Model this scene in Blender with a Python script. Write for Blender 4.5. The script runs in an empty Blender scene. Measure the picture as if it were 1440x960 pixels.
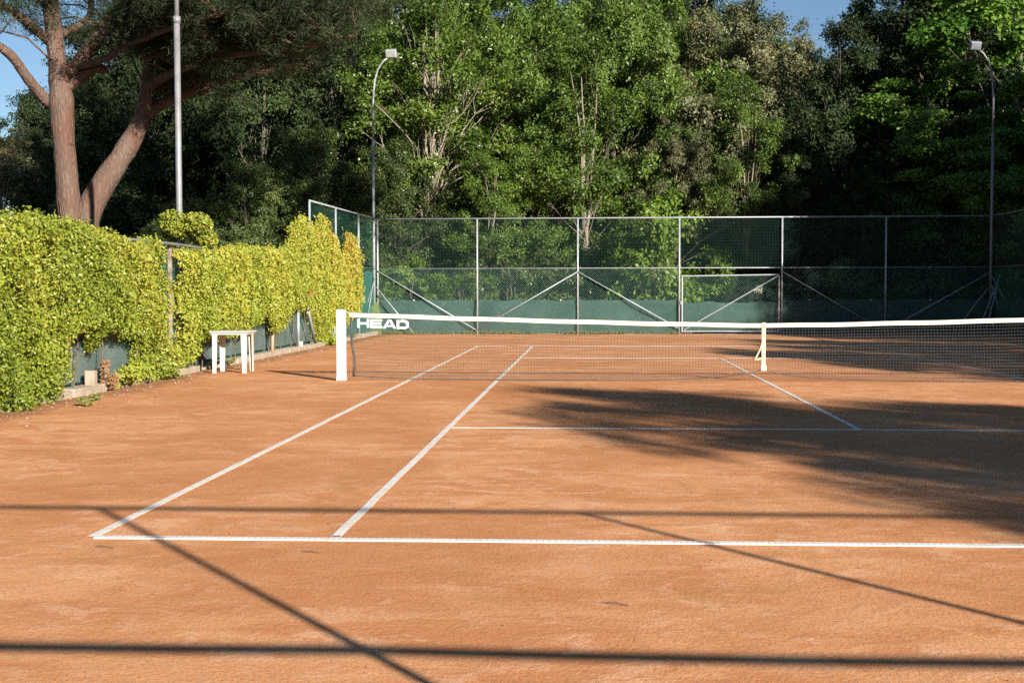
import bpy, math, random
import numpy as np
from mathutils import Vector, Matrix

sc = bpy.context.scene
C = sc.collection
PI = math.pi

# ---------------------------------------------------------------- camera, light
CAM = np.array([-2.66636, -18.55462, 1.38209])
RT = np.array([0.99796821, 0.06369114, -0.00170079])
UP = np.array([-0.000947896, 0.04153312, 0.99913668])
FW = np.array([-0.06370679, 0.99710503, -0.04150911])
FPX = 1705.715
cd = bpy.data.cameras.new('camera'); cam = bpy.data.objects.new('camera', cd); C.objects.link(cam)
cd.sensor_width = 36; cd.lens = FPX * 36 / 1440; cd.clip_start = 0.05; cd.clip_end = 2000
cam.matrix_world = Matrix([[RT[0], UP[0], -FW[0], CAM[0]], [RT[1], UP[1], -FW[1], CAM[1]], [RT[2], UP[2], -FW[2], CAM[2]], [0, 0, 0, 1]])
sc.camera = cam
sc.render.resolution_x = 1024; sc.render.resolution_y = 682

SUN = Vector((0.77 * 2.1, -2.1, 1.0)).normalized()      # towards the sun
w = bpy.data.worlds.new('World'); sc.world = w; w.use_nodes = True
nt = w.node_tree; bg = nt.nodes['Background']
sky = nt.nodes.new('ShaderNodeTexSky'); sky.sky_type = 'NISHITA'; sky.sun_disc = False
sky.sun_elevation = math.asin(SUN.z); sky.sun_rotation = math.atan2(SUN.x, SUN.y)
sky.air_density = 1.0; sky.dust_density = 0.0; sky.ozone_density = 3.5
nt.links.new(sky.outputs[0], bg.inputs[0]); bg.inputs[1].default_value = 0.046
sd = bpy.data.lights.new('sun', 'SUN'); sd.energy = 5.0; sd.angle = math.radians(0.5); sd.color = (1.0, 0.93, 0.82)
so = bpy.data.objects.new('sun', sd); C.objects.link(so); so.rotation_euler = SUN.to_track_quat('Z', 'Y').to_euler()
sc.view_settings.view_transform = 'Standard'; sc.view_settings.look = 'None'
sc.view_settings.exposure = 1.24; sc.view_settings.gamma = 1; sc.view_settings.use_curve_mapping = False
sc.cycles.max_bounces = 5; sc.cycles.diffuse_bounces = 3; sc.cycles.glossy_bounces = 2
sc.cycles.transmission_bounces = 3; sc.cycles.use_denoising = False

def at(px, py, Y):
    """world point where the sight line of a pixel of the photograph meets the plane y = Y"""
    d = FW + (px - 720) / FPX * RT + (480 - py) / FPX * UP
    return CAM + (Y - CAM[1]) / d[1] * d
def gx(px, Y):
    return float(at(px, 480, Y)[0])

# ---------------------------------------------------------------- helpers
class MB:
    def __init__(s): s.v = []; s.f = []
    def box(s, x0, x1, y0, y1, z0, z1):
        n = len(s.v)
        s.v += [(x, y, z) for z in (z0, z1) for y in (y0, y1) for x in (x0, x1)]
        s.f += [tuple(n + i for i in q) for q in ((0, 2, 3, 1), (4, 5, 7, 6), (0, 1, 5, 4), (2, 6, 7, 3), (0, 4, 6, 2), (1, 3, 7, 5))]
        return s
    def tube(s, pts, rad, n=10, cap=True):
        pts = [Vector(p) for p in pts]
        if not hasattr(rad, '__len__'): rad = [rad] * len(pts)
        t = (pts[1] - pts[0]).normalized()
        a = t.orthogonal().normalized()
        base = len(s.v)
        for i, p in enumerate(pts):
            if i == 0: t = (pts[1] - pts[0]).normalized()
            elif i == len(pts) - 1: t = (pts[-1] - pts[-2]).normalized()
            else: t = (pts[i + 1] - pts[i - 1]).normalized()
            a = (a - t * a.dot(t)).normalized(); b = t.cross(a)
            for k in range(n):
                an = 2 * PI * k / n
                s.v.append(tuple(p + (a * math.cos(an) + b * math.sin(an)) * rad[i]))
        for i in range(len(pts) - 1):
            for k in range(n):
                q = base + i * n; k2 = (k + 1) % n
                s.f.append((q + k, q + k2, q + n + k2, q + n + k))
        if cap:
            s.f.append(tuple(base + k for k in reversed(range(n))))
            s.f.append(tuple(base + (len(pts) - 1) * n + k for k in range(n)))
        return s
    def prism(s, poly, y0, y1, holes=()):
        """polygon in x,z extruded along y"""
        n = len(s.v); m = len(poly)
        s.v += [(x, y0, z) for x, z in poly] + [(x, y1, z) for x, z in poly]
        s.f += [tuple(n + i for i in range(m)), tuple(n + m + i for i in reversed(range(m)))]
        s.f += [(n + i, n + m + i, n + m + (i + 1) % m, n + (i + 1) % m) for i in range(m)]
        return s
    def build(s, name, mat, parent=None, bevel=0, smooth=False):
        me = bpy.data.meshes.new(name); me.from_pydata(s.v, [], s.f); me.update()
        if smooth:
            me.polygons.foreach_set('use_smooth', [True] * len(me.polygons))
        me.materials.append(mat)
        o = bpy.data.objects.new(name, me); C.objects.link(o)
        if parent: o.parent = parent
        if bevel:
            b = o.modifiers.new('bevel', 'BEVEL'); b.width = bevel; b.segments = 2; b.limit_method = 'ANGLE'
        return o

def np_mesh(name, V, nv, mat, parent=None, tint=None, smooth=False):
    """V: (N*nv,3) points, every nv of them one face"""
    V = np.asarray(V, dtype=np.float32); N = len(V) // nv
    me = bpy.data.meshes.new(name)
    me.vertices.add(len(V)); me.vertices.foreach_set('co', V.ravel())
    me.loops.add(len(V)); me.loops.foreach_set('vertex_index', np.arange(len(V), dtype=np.int32))
    me.polygons.add(N); me.polygons.foreach_set('loop_start', np.arange(0, len(V), nv, dtype=np.int32))
    if tint is not None:
        at_ = me.attributes.new('tint', 'FLOAT', 'POINT'); at_.data.foreach_set('value', np.repeat(np.asarray(tint, dtype=np.float32), nv))
    me.update(calc_edges=True)
    me.materials.append(mat)
    o = bpy.data.objects.new(name, me); C.objects.link(o)
    if parent: o.parent = parent
    return o

def wires(name, A, B, r, mat, parent=None):
    """thin three-sided wires from every A to every B as one mesh"""
    A = np.asarray(A, float); B = np.asarray(B, float)
    t = B - A; t /= np.linalg.norm(t, axis=1)[:, None]
    ref = np.where(np.abs(t[:, 1:2]) > .9, [[0, 0, 1.]], [[0, 1., 0]])
    a = np.cross(t, ref); a /= np.linalg.norm(a, axis=1)[:, None]; b = np.cross(t, a)
    ring = [a * math.cos(q) + b * math.sin(q) for q in (PI / 2, PI / 2 + 2 * PI / 3, PI / 2 + 4 * PI / 3)]
    out = []
    for i in range(3):
        j = (i + 1) % 3
        out.append(np.stack([A + ring[i] * r, A + ring[j] * r, B + ring[j] * r, B + ring[i] * r], axis=1))
    V = np.concatenate(out, axis=0).reshape(-1, 3)
    return np_mesh(name, V, 4, mat, parent)

def leaves(name, P, size, tint, mat, parent=None, bias=None, aspect=.55, rng=None, spread=1.0, droop=.0):
    """one folded diamond leaf at every point"""
    N = len(P)
    n = rng.normal(size=(N, 3)) * spread
    if bias is not None: n = n + bias
    n /= np.linalg.norm(n, axis=1)[:, None]
    d = rng.normal(size=(N, 3)); d[:, 2] -= droop
    d -= n * (d * n).sum(1)[:, None]; d /= np.linalg.norm(d, axis=1)[:, None]
    s = np.cross(n, d)
    L = np.asarray(size).reshape(-1, 1) * np.ones((N, 1))
    v0 = P - d * L * .5; v2 = P + d * L * .5 - n * L * .12
    v1 = P + s * L * aspect * .5 + n * L * .08 - d * L * .05; v3 = P - s * L * aspect * .5 + n * L * .08 - d * L * .05
    V = np.stack([v0, v1, v2, v3], axis=1).reshape(-1, 3)
    return np_mesh(name, V, 4, mat, parent, tint)

def tag(o, label=None, cat=None, group=None, kind=None):
    if label: o['label'] = label
    if cat: o['category'] = cat
    if group: o['group'] = group
    if kind: o['kind'] = kind
    return o
def thing(name, label, cat, loc=(0, 0, 0), rz=0, group=None):
    o = bpy.data.objects.new(name, None); C.objects.link(o); o.location = loc; o.rotation_euler = (0, 0, rz)
    o.empty_display_size = .2
    return tag(o, label, cat, group)
def dup(root, loc, rz=0, scale=1, label=None, group=None):
    r = root.copy(); C.objects.link(r); r.location = loc; r.rotation_euler = (0, 0, rz); r.scale = (scale,) * 3 if not hasattr(scale, '__len__') else scale
    if label: r['label'] = label
    if group: r['group'] = group
    for ch in list(root.children):
        c = ch.copy(); C.objects.link(c); c.parent = r
        for g in ch.children:
            d = g.copy(); C.objects.link(d); d.parent = c
    return r

# ---------------------------------------------------------------- materials
def new_mat(name):
    m = bpy.data.materials.new(name); m.use_nodes = True
    return m, m.node_tree, m.node_tree.nodes['Principled BSDF']
def nd(nt, typ, **kw):
    n = nt.nodes.new(typ)
    for k, v in kw.items():
        if k in n.inputs: n.inputs[k].default_value = v
        else: setattr(n, k, v)
    return n
def ramp(nt, fac, stops):
    r = nt.nodes.new('ShaderNodeValToRGB'); e = r.color_ramp.elements
    while len(e) < len(stops): e.new(.5)
    for el, (p, c) in zip(e, stops): el.position = p; el.color = (*c, 1) if len(c) == 3 else c
    nt.links.new(fac, r.inputs[0]); return r.outputs[0]
def noise(nt, scale, detail=4, rough=.55, coord=None, dist=0):
    n = nd(nt, 'ShaderNodeTexNoise', Scale=scale, Detail=detail, Roughness=rough, Distortion=dist)
    if coord is not None: nt.links.new(coord, n.inputs['Vector'])
    return n.outputs['Fac']
def obj_coord(nt, scale=None):
    tc = nt.nodes.new('ShaderNodeTexCoord')
    if scale is None: return tc.outputs['Object']
    mp = nt.nodes.new('ShaderNodeMapping'); mp.inputs['Scale'].default_value = scale
    nt.links.new(tc.outputs['Object'], mp.inputs['Vector']); return mp.outputs[0]
def mixc(nt, fac, a, b):
    m = nt.nodes.new('ShaderNodeMix'); m.data_type = 'RGBA'
    if isinstance(fac, float): m.inputs[0].default_value = fac
    else: nt.links.new(fac, m.inputs[0])
    for i, c in ((6, a), (7, b)):
        if isinstance(c, tuple): m.inputs[i].default_value = (*c, 1)
        else: nt.links.new(c, m.inputs[i])
    return m.outputs[2]
def bump(nt, bs, h, strength, dist):
    b = nt.nodes.new('ShaderNodeBump'); b.inputs['Strength'].default_value = strength; b.inputs['Distance'].default_value = dist
    nt.links.new(h, b.inputs['Height']); nt.links.new(b.outputs[0], bs.inputs['Normal'])

def painted(name, c1, c2, rough=.5, scale=3, metal=0, dirt=None, bumpy=0):
    """a surface of two close tones in uneven patches, with optional dirt spots"""
    m, nt, bs = new_mat(name); co = obj_coord(nt)
    col = ramp(nt, noise(nt, scale, 5, .6, co), [(.35, c1), (.65, c2)])
    if dirt:
        col = mixc(nt, ramp(nt, noise(nt, scale * 4, 4, .7, co), [(.58, (0, 0, 0)), (.7, (1, 1, 1))]), col, dirt)
    nt.links.new(col, bs.inputs['Base Color'])
    bs.inputs['Roughness'].default_value = rough; bs.inputs['Metallic'].default_value = metal
    if bumpy: bump(nt, bs, noise(nt, scale * 6, 4, .6, co), bumpy, .01)
    return m

def leafmat(name, stops, transl=.28, rough=.5, spec=.35):
    m, nt, bs = new_mat(name)
    a = nt.nodes.new('ShaderNodeAttribute'); a.attribute_name = 'tint'
    oi = nt.nodes.new('ShaderNodeObjectInfo')
    col = ramp(nt, a.outputs['Fac'], stops)
    hs = nt.nodes.new('ShaderNodeHueSaturation')
    mr = nd(nt, 'ShaderNodeMapRange'); nt.links.new(oi.outputs['Random'], mr.inputs[0]); mr.inputs[3].default_value = .78; mr.inputs[4].default_value = 1.18
    nt.links.new(mr.outputs[0], hs.inputs['Value']); nt.links.new(col, hs.inputs['Color'])
    col = hs.outputs[0]
    nt.links.new(col, bs.inputs['Base Color']); bs.inputs['Roughness'].default_value = rough
    bs.inputs['Specular IOR Level'].default_value = spec
    tr = nt.nodes.new('ShaderNodeBsdfTranslucent'); nt.links.new(col, tr.inputs[0])
    mx = nt.nodes.new('ShaderNodeMixShader'); mx.inputs[0].default_value = transl
    nt.links.new(bs.outputs[0], mx.inputs[1]); nt.links.new(tr.outputs[0], mx.inputs[2])
    nt.links.new(mx.outputs[0], nt.nodes['Material Output'].inputs[0])
    return m

def clay():
    m, nt, bs = new_mat('red_clay'); co = obj_coord(nt)
    big = noise(nt, .35, 5, .6, co, .4)
    stre = noise(nt, 1.0, 6, .62, obj_coord(nt, (1.1, 1.9, 1)), .9)
    mid = noise(nt, 3.4, 8, .74, obj_coord(nt, (1, 1.3, 1)), .5)
    fine = noise(nt, 95, 4, .75, co)
    c = mixc(nt, ramp(nt, stre, [(.42, (0, 0, 0)), (.58, (1, 1, 1))]), (.520, .220, .094), (.630, .312, .148))
    c = mixc(nt, ramp(nt, mid, [(.53, (0, 0, 0)), (.58, (.8, .8, .8))]), c, (.665, .370, .210))
    c = mixc(nt, ramp(nt, big, [(.40, (.7, .7, .7)), (.56, (0, 0, 0))]), c, (.47, .188, .074))
    c = mixc(nt, ramp(nt, noise(nt, .8, 7, .72, co, .7), [(.54, (0, 0, 0)), (.62, (.5, .5, .5))]), c, (.43, .205, .075))
    c = mixc(nt, ramp(nt, noise(nt, 9, 6, .8, co, .2), [(.60, (0, 0, 0)), (.66, (.55, .55, .55))]), c, (.40, .16, .062))
    c = mixc(nt, ramp(nt, fine, [(.36, (.6, .6, .6)), (.5, (0, 0, 0))]), c, (.27, .10, .042))
    # earth and litter that has gathered along the left kerb, uneven in width
    sx = nt.nodes.new('ShaderNodeSeparateXYZ'); nt.links.new(co, sx.inputs[0])
    ad = nt.nodes.new('ShaderNodeMath'); ad.operation = 'MULTIPLY_ADD'
    nt.links.new(noise(nt, 1.6, 6, .7, co), ad.inputs[0]); ad.inputs[1].default_value = 1.6; nt.links.new(sx.outputs[0], ad.inputs[2])
    mr = nd(nt, 'ShaderNodeMapRange'); nt.links.new(ad.outputs[0], mr.inputs[0])
    mr.inputs[1].default_value = -8.35; mr.inputs[2].default_value = -7.95; mr.inputs[3].default_value = .85; mr.inputs[4].default_value = 0
    c = mixc(nt, mr.outputs[0], c, ramp(nt, noise(nt, 14, 5, .7, co), [(.4, (.17, .075, .035)), (.6, (.36, .17, .08))]))
    nt.links.new(c, bs.inputs['Base Color']); bs.inputs['Roughness'].default_value = .93; bs.inputs['Specular IOR Level'].default_value = .15
    ad2 = nt.nodes.new('ShaderNodeMath'); ad2.operation = 'MULTIPLY_ADD'
    nt.links.new(noise(nt, 45, 5, .7, co), ad2.inputs[0]); ad2.inputs[1].default_value = .5; nt.links.new(mid, ad2.inputs[2])
    bump(nt, bs, ad2.outputs[0], .7, .013)
    return m
M = {}
M['clay'] = clay()
M['soil'] = painted('woodland_soil', (.035, .026, .016), (.075, .055, .03), .95, 1.5, bumpy=.6)
def tape_mat():
    m, nt, bs = new_mat('white_line_tape'); co = obj_coord(nt)
    v = nt.nodes.new('ShaderNodeTexWave'); v.wave_type = 'BANDS'; v.bands_direction = 'X'; v.inputs['Scale'].default_value = 9.2; v.inputs['Distortion'].default_value = .6
    nt.links.new(co, v.inputs[0])
    c = mixc(nt, ramp(nt, v.outputs['Fac'], [(.86, (0, 0, 0)), (.94, (.55, .55, .55))]), (.68, .66, .63), (.36, .30, .27))
    c = mixc(nt, ramp(nt, noise(nt, 5, 7, .8, co), [(.54, (0, 0, 0)), (.74, (.75, .75, .75))]), c, (.56, .30, .17))
    nt.links.new(c, bs.inputs['Base Color']); bs.inputs['Roughness'].default_value = .6
    return m
M['tape'] = tape_mat()
M['line'] = painted('white_line_plastic', (.74, .72, .69), (.64, .59, .54), .5, 6, dirt=(.50, .32, .2))
M['white'] = painted('white_paint', (.66, .66, .64), (.60, .60, .58), .4, 5)
M['plastic'] = painted('white_plastic', (.62, .58, .52), (.54, .50, .44), .35, 6)
M['webbing'] = painted('cream_webbing', (.54, .45, .33), (.48, .39, .28), .7, 9)
M['headband'] = painted('cream_net_tape', (.66, .60, .47), (.58, .52, .40), .7, 2.5)
M['net'] = painted('net_cord', (.075, .078, .08), (.115, .118, .12), .7, 8)
M['ropeblack'] = painted('dark_rope', (.03, .03, .035), (.06, .06, .07), .7, 20)
M['galv'] = painted('galvanised_steel', (.25, .28, .31), (.35, .38, .40), .45, 6, metal=.2, dirt=(.34, .33, .31))
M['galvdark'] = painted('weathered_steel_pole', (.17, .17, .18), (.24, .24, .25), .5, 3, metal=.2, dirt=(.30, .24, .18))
M['rust'] = painted('rusty_brown_steel', (.16, .10, .075), (.30, .25, .22), .7, 9)
M['wiregreen'] = painted('green_coated_wire', (.025, .13, .10), (.045, .17, .13), .5, 3)
M['wirelight'] = painted('pale_green_wire', (.10, .22, .18), (.15, .28, .24), .5, 3)
M['netting'] = painted('dark_green_netting', (.022, .07, .06), (.036, .09, .078), .7, 3)
M['cloth'] = painted('windscreen_cloth', (.017, .049, .042), (.029, .070, .061), .8, 1.1, dirt=(.055, .092, .082), bumpy=.2)
M['clothgrey'] = painted('grey_green_cloth', (.085, .098, .094), (.125, .138, .132), .8, 2.0, dirt=(.055, .065, .06), bumpy=.3)
M['tarp'] = painted('olive_green_tarp', (.07, .11, .03), (.10, .14, .045), .7, 4)
M['concrete'] = painted('pale_concrete', (.27, .215, .155), (.37, .31, .24), .9, 5, dirt=(.20, .14, .09), bumpy=.5)
M['pinebark'] = None
def bark(name, c1, c2, c3, sc_=6):
    m, nt, bs = new_mat(name)
    co = obj_coord(nt, (1, 1, .28))
    v = nt.nodes.new('ShaderNodeTexVoronoi'); v.feature = 'DISTANCE_TO_EDGE'; v.inputs['Scale'].default_value = sc_ * 1.6
    nzc = nt.nodes.new('ShaderNodeTexNoise'); nzc.inputs['Scale'].default_value = 5; nt.links.new(co, nzc.inputs['Vector'])
    mxv = nt.nodes.new('ShaderNodeMix'); mxv.data_type = 'VECTOR'; mxv.inputs[0].default_value = .18
    nt.links.new(co, mxv.inputs[4]); nt.links.new(nzc.outputs['Color'], mxv.inputs[5]); nt.links.new(mxv.outputs[1], v.inputs['Vector'])
    c = ramp(nt, noise(nt, sc_ * .35, 5, .6, co), [(.35, c1), (.65, c2)])
    c = mixc(nt, ramp(nt, v.outputs['Distance'], [(.0, (.5, .5, .5)), (.22, (0, 0, 0))]), c, c3)
    c = mixc(nt, ramp(nt, noise(nt, sc_ * 1.4, 6, .7, co, .5), [(.5, (0, 0, 0)), (.66, (.6, .6, .6))]), c, c3)
    nt.links.new(c, bs.inputs['Base Color']); bs.inputs['Roughness'].default_value = .9
    bump(nt, bs, v.outputs['Distance'], .9, .05)
    return m
M['pinebark'] = bark('pine_bark', (.120, .052, .032), (.140, .098, .074), (.062, .036, .026), 9)
M['bark'] = bark('grey_bark', (.10, .08, .06), (.17, .14, .11), (.07, .05, .04), 9)
M['palebark'] = bark('pale_bark', (.24, .20, .15), (.32, .28, .22), (.12, .09, .07), 9)
M['oak'] = leafmat('evergreen_oak_leaf', [(0, (.034, .055, .014)), (.5, (.065, .098, .024)), (1, (.120, .155, .042))], .2, .45)
M['darkleaf'] = leafmat('dark_evergreen_leaf', [(0, (.018, .030, .012)), (.6, (.032, .052, .018)), (1, (.055, .080, .026))], .12, .6, .15)
M['greyleaf'] = leafmat('grey_green_leaf', [(0, (.070, .075, .035)), (.5, (.120, .130, .058)), (.97, (.185, .185, .085)), (1, (.22, .16, .08))], .2, .55)
M['bright'] = leafmat('bright_green_leaf', [(0, (.060, .115, .014)), (.5, (.125, .205, .026)), (1, (.21, .29, .050))], .35, .45)
M['mid'] = leafmat('mid_green_leaf', [(0, (.045, .080, .014)), (.5, (.088, .150, .022)), (1, (.155, .225, .040))], .3, .45)
M['maple'] = leafmat('maple_leaf', [(0, (.050, .120, .014)), (.5, (.085, .180, .022)), (1, (.150, .260, .040))], .35, .4)
M['needle'] = leafmat('pine_needle', [(0, (.020, .032, .014)), (.6, (.036, .052, .022)), (1, (.085, .088, .045))], .08, .65, .15)
M['hedge'] = leafmat('climber_leaf', [(0, (.10, .16, .016)), (.3, (.24, .29, .030)), (.6, (.37, .395, .050)), (.85, (.50, .40, .065)), (1, (.46, .20, .05))], .3, .45)
M['brownleaf'] = leafmat('withered_leaf', [(0, (.12, .10, .03)), (.5, (.24, .13, .06)), (1, (.38, .22, .12))], .2, .6)
M['weed'] = leafmat('weed_leaf', [(0, (.10, .13, .03)), (1, (.24, .24, .06))], .3, .6)
M['petal'] = painted('orange_red_petal', (.75, .10, .03), (.80, .16, .05), .5, 8)
M['blossom'] = painted('white_blossom', (.48, .52, .36), (.40, .46, .26), .6, 8)
M['lampbody'] = painted('lamp_housing', (.34, .35, .36), (.40, .41, .41), .4, 8, metal=.2)
M['lampglass'] = painted('lamp_glass', (.26, .27, .28), (.40, .42, .43), .15, 4)
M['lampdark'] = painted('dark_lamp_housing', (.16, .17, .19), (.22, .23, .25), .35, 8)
M['litter'] = painted('dry_leaf', (.16, .09, .045), (.28, .17, .09), .9, 20)
M['stone'] = painted('pale_pebble', (.36, .25, .17), (.46, .36, .27), .9, 10)
M['twig'] = painted('dry_twig', (.09, .055, .035), (.15, .10, .07), .9, 12)

# ---------------------------------------------------------------- ground, court, kerb
g = MB(); g.v += [(-400, -300, 0), (400, -300, 0), (400, 700, 0), (-400, 700, 0)]; g.f.append((0, 1, 2, 3))
tag(g.build('ground', M['soil']), kind='structure')
g = MB(); g.v += [(-9.42, -26, .004), (10.0, -26, .004), (10.0, 20.12, .004), (-9.42, 20.12, .004)]; g.f.append((0, 1, 2, 3))
tag(g.build('clay_court', M['clay']), kind='structure')

def strip(mb, x0, x1, y0, y1, z=.0085, wob=.003, seed=0):
    """a line tape lying on the clay: raised a few millimetres, its edges slightly uneven"""
    r = random.Random(seed); L = max(x1 - x0, y1 - y0); k = max(2, int(L / .35)); alongx = (x1 - x0) > (y1 - y0)
    n = len(mb.v)
    for i in range(k + 1):
        t = i / k; j = r.uniform(-wob, wob)
        for (s, e) in ((0, 0), (0, 1), (1, 1), (1, 0)):
            zz = .0055 if not e else z
            if alongx: mb.v.append((x0 + (x1 - x0) * t, (y0 if s == 0 else y1) + j, zz))
            else: mb.v.append(((x0 if s == 0 else x1) + j, y0 + (y1 - y0) * t, zz))
    for i in range(k):
        a = n + 4 * i
        for q in range(3): mb.f.append((a + q, a + q + 1, a + q + 5, a + q + 4))
mk = MB(); W = .055
for x in (-5.485, -4.115, 4.115 - W, 5.485 - W): strip(mk, x, x + W, -11.95, 11.885, seed=int(x * 10) + 99)
strip(mk, -W / 2, W / 2, -6.37, 6.37, seed=3)
for y in (-6.4, 6.4): strip(mk, -4.055, 4.055, y - .03, y + .03, seed=int(y * 3) + 50)
strip(mk, -5.42, 5.42, 11.89, 11.96, seed=9)
mk.build('court_lines', M['line'])['kind'] = 'structure'
bl = MB(); strip(bl, -5.43, 5.50, -11.95, -11.89, z=.013, seed=8)
bl.v = [(x, y - .045 + .010 * (x + 5.4), z) for x, y, z in bl.v]
bl.build('base_line', M['tape'])['kind'] = 'structure'

# kerb: cast concrete blocks along the left and far fences
rnd = random.Random(4)
kb = MB(); y = -8.0
while y < 20.0:
    L = rnd.uniform(.9, 1.1); dz = rnd.uniform(-.015, .012); dx = rnd.uniform(-.02, .02)
    if not (1.28 < y < 2.2): kb.box(-9.62, -9.38 + dx, y, min(y + L - .012, 20.0), -.1, .105 + dz)
    else: kb.box(-9.66, -9.46 + dx, y, y + L - .012, -.1, .06 + dz)
    y += L
x = -9.38
while x < 9.9:
    if not (.25 < x < 3.4): kb.box(x, x + .99, 20.13, 20.30, -.1, .07 + rnd.uniform(-.01, .01))
    else: kb.box(x, x + .99, 20.13, 20.30, -.1, .02)
    x += 1.0
tag(kb.build('kerb', M['concrete'], bevel=.012), kind='structure')

# small things lying on the clay
rs = np.random.default_rng(5)
def scatter(n, fx, fy, size, mat, name, label, cat, flat=.35):
    V = []
    for i in range(n):
        cx, cy = fx(), fy(); s = size * rs.uniform(.5, 1.6); a = rs.uniform(0, PI)
        e = np.array([math.cos(a), math.sin(a), 0]) * s; f = np.array([-math.sin(a), math.cos(a), 0]) * s * rs.uniform(.4, .9)
        c = np.array([cx, cy, .006]); u = np.array([0, 0, s * flat])
        p = [c - e, c - f, c + e, c + f]; t = c + u
        for k in range(4): V += [p[k], p[(k + 1) % 4], t]
    o = np_mesh(name, V, 3, mat); return tag(o, label, cat, kind='stuff')
scatter(300, lambda: -9.36 + abs(rs.normal(0, .35)), lambda: rs.uniform(-8, 14), .012, M['stone'], 'pebbles', 'small pale pebbles scattered on the brown earth along the left kerb', 'pebbles', .7)
scatter(700, lambda: -9.36 + abs(rs.normal(0, .45)), lambda: rs.uniform(-8, 14), .022, M['litter'], 'leaf_litter', 'dry brown leaf litter on the clay below the climbing hedge', 'leaf litter')
scatter(260, lambda: rs.uniform(-9, 5), lambda: -15 + rs.uniform(0, 1) ** 1.5 * 16, .006, M['twig'], 'grit', 'dark grit and crumbs scattered thinly over the red clay', 'grit', .8)
for i, (px, py, lab) in enumerate([(150, 770, 'small dry twig on the clay just below the corner of the baseline'), (866, 592 + 258, 'bent dry twig on the bare clay in the right foreground'), (440, 777, 'short dry twig on the clay in front of the baseline')]):
    d = FW + (px - 720) / FPX * RT + (480 - py) / FPX * UP; p = CAM - d * (CAM[2] / d[2])
    o = MB().tube([(p[0] - .06, p[1], .012), (p[0] - .01, p[1] - .02, .016), (p[0] + .06, p[1] - .05, .012)], [.002, .003, .0015], 5).build('twig', M['twig'])
    tag(o, lab, 'twig')

pl = MB().box(-4.105, -4.060, -12.0 + .10, -11.86, .0088, .0125).build('line_plate', M['rust'])
tag(pl, 'tiny brown metal plate where the singles sideline meets the baseline', 'line plate')

# ---------------------------------------------------------------- fences
def pipe(a, b, r, n=8): return MB().tube([a, b], r, n)
def chain_link(name, p0, p1, z0, z1, mat, parent, pitch=.056, r=.0025, rng=None):
    """woven diamonds between two ground points"""
    p0 = np.array(p0, float); p1 = np.array(p1, float); L = np.linalg.norm(p1 - p0); u = (p1 - p0) / L; H = z1 - z0
    A, B = [], []
    k = np.arange(-H, L, pitch * 1.3)
    for s in (1, -1):
        for q in k:
            a0, a1 = (q, q + H) if s == 1 else (q + H, q)
            za, zb = z0, z1
            # clip in the run
            def cl(a0, za, a1, zb):
                lo, hi = 0, 1
                d = a1 - a0
                for lim, sg in ((0, 1), (L, -1)):
                    t = (lim - a0) / d
                    if (d > 0) == (sg == 1): lo = max(lo, t)
                    else: hi = min(hi, t)
                return lo, hi
            lo, hi = cl(a0, za, a1, zb)
            if hi - lo < .02: continue
            for t, O in ((lo, A), (hi, B)):
                s_ = a0 + (a1 - a0) * t; O.append((*(p0 + u * s_), za + (zb - za) * t))
    A = np.array(A); B = np.array(B)
    return wires(name, A, B, r, mat, parent)
def square_net(name, p0, p1, z0, z1, mat, parent, pitch=.047, r=.0021):
    p0 = np.array(p0, float); p1 = np.array(p1, float); L = np.linalg.norm(p1 - p0); u = (p1 - p0) / L
    A, B = [], []
    for s in np.arange(pitch, L, pitch): q = p0 + u * s; A.append((*q, z0)); B.append((*q, z1))
    for z in np.arange(z0 + pitch, z1, pitch): A.append((*p0, z)); B.append((*p1, z))
    return wires(name, A, B, r, mat, parent)
def cloth(name, p0, p1, z0, z1, mat, parent, seed=0, sag=.035, wave=.032, th=.004):
    p0 = np.array(p0, float); p1 = np.array(p1, float); L = np.linalg.norm(p1 - p0); u = (p1 - p0) / L; nrm = np.array([-u[1], u[0]])
    r = np.random.default_rng(seed); nx = max(4, int(L / .1)); nz = 10; ph = r.uniform(0, 6, 6)
    mb = MB()
    for off in (0, th):
        for j in range(nz + 1):
            for i in range(nx + 1):
                s = L * i / nx; t = j / nz
                top = z1 - sag * abs(math.sin(s * PI / 1.6 + ph[0])) ** .7 - .012 * math.sin(s * 7 + ph[1])
                z = z0 + (top - z0) * t
                dd = wave * (math.sin(s * 2.3 + ph[2] + t) + .6 * math.sin(s * 5.1 + ph[3] - 2 * t) + .5 * math.sin(t * 5 + ph[4] + s)) * (.4 + .6 * math.sin(t * PI)) + off
                q = p0 + u * s + nrm * dd; mb.v.append((q[0], q[1], z))
    R_ = nx + 1; S = (nx + 1) * (nz + 1)
    for j in range(nz):
        for i in range(nx):
            a = j * R_ + i; mb.f.append((a, a + 1, a + R_ + 1, a + R_)); mb.f.append((S + a, S + a + R_, S + a + R_ + 1, S + a + 1))
    for i in range(nx):
        a = nz * R_ + i; mb.f.append((a, a + 1, S + a + 1, S + a))
    return mb.build(name, mat, parent, smooth=True)

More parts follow.
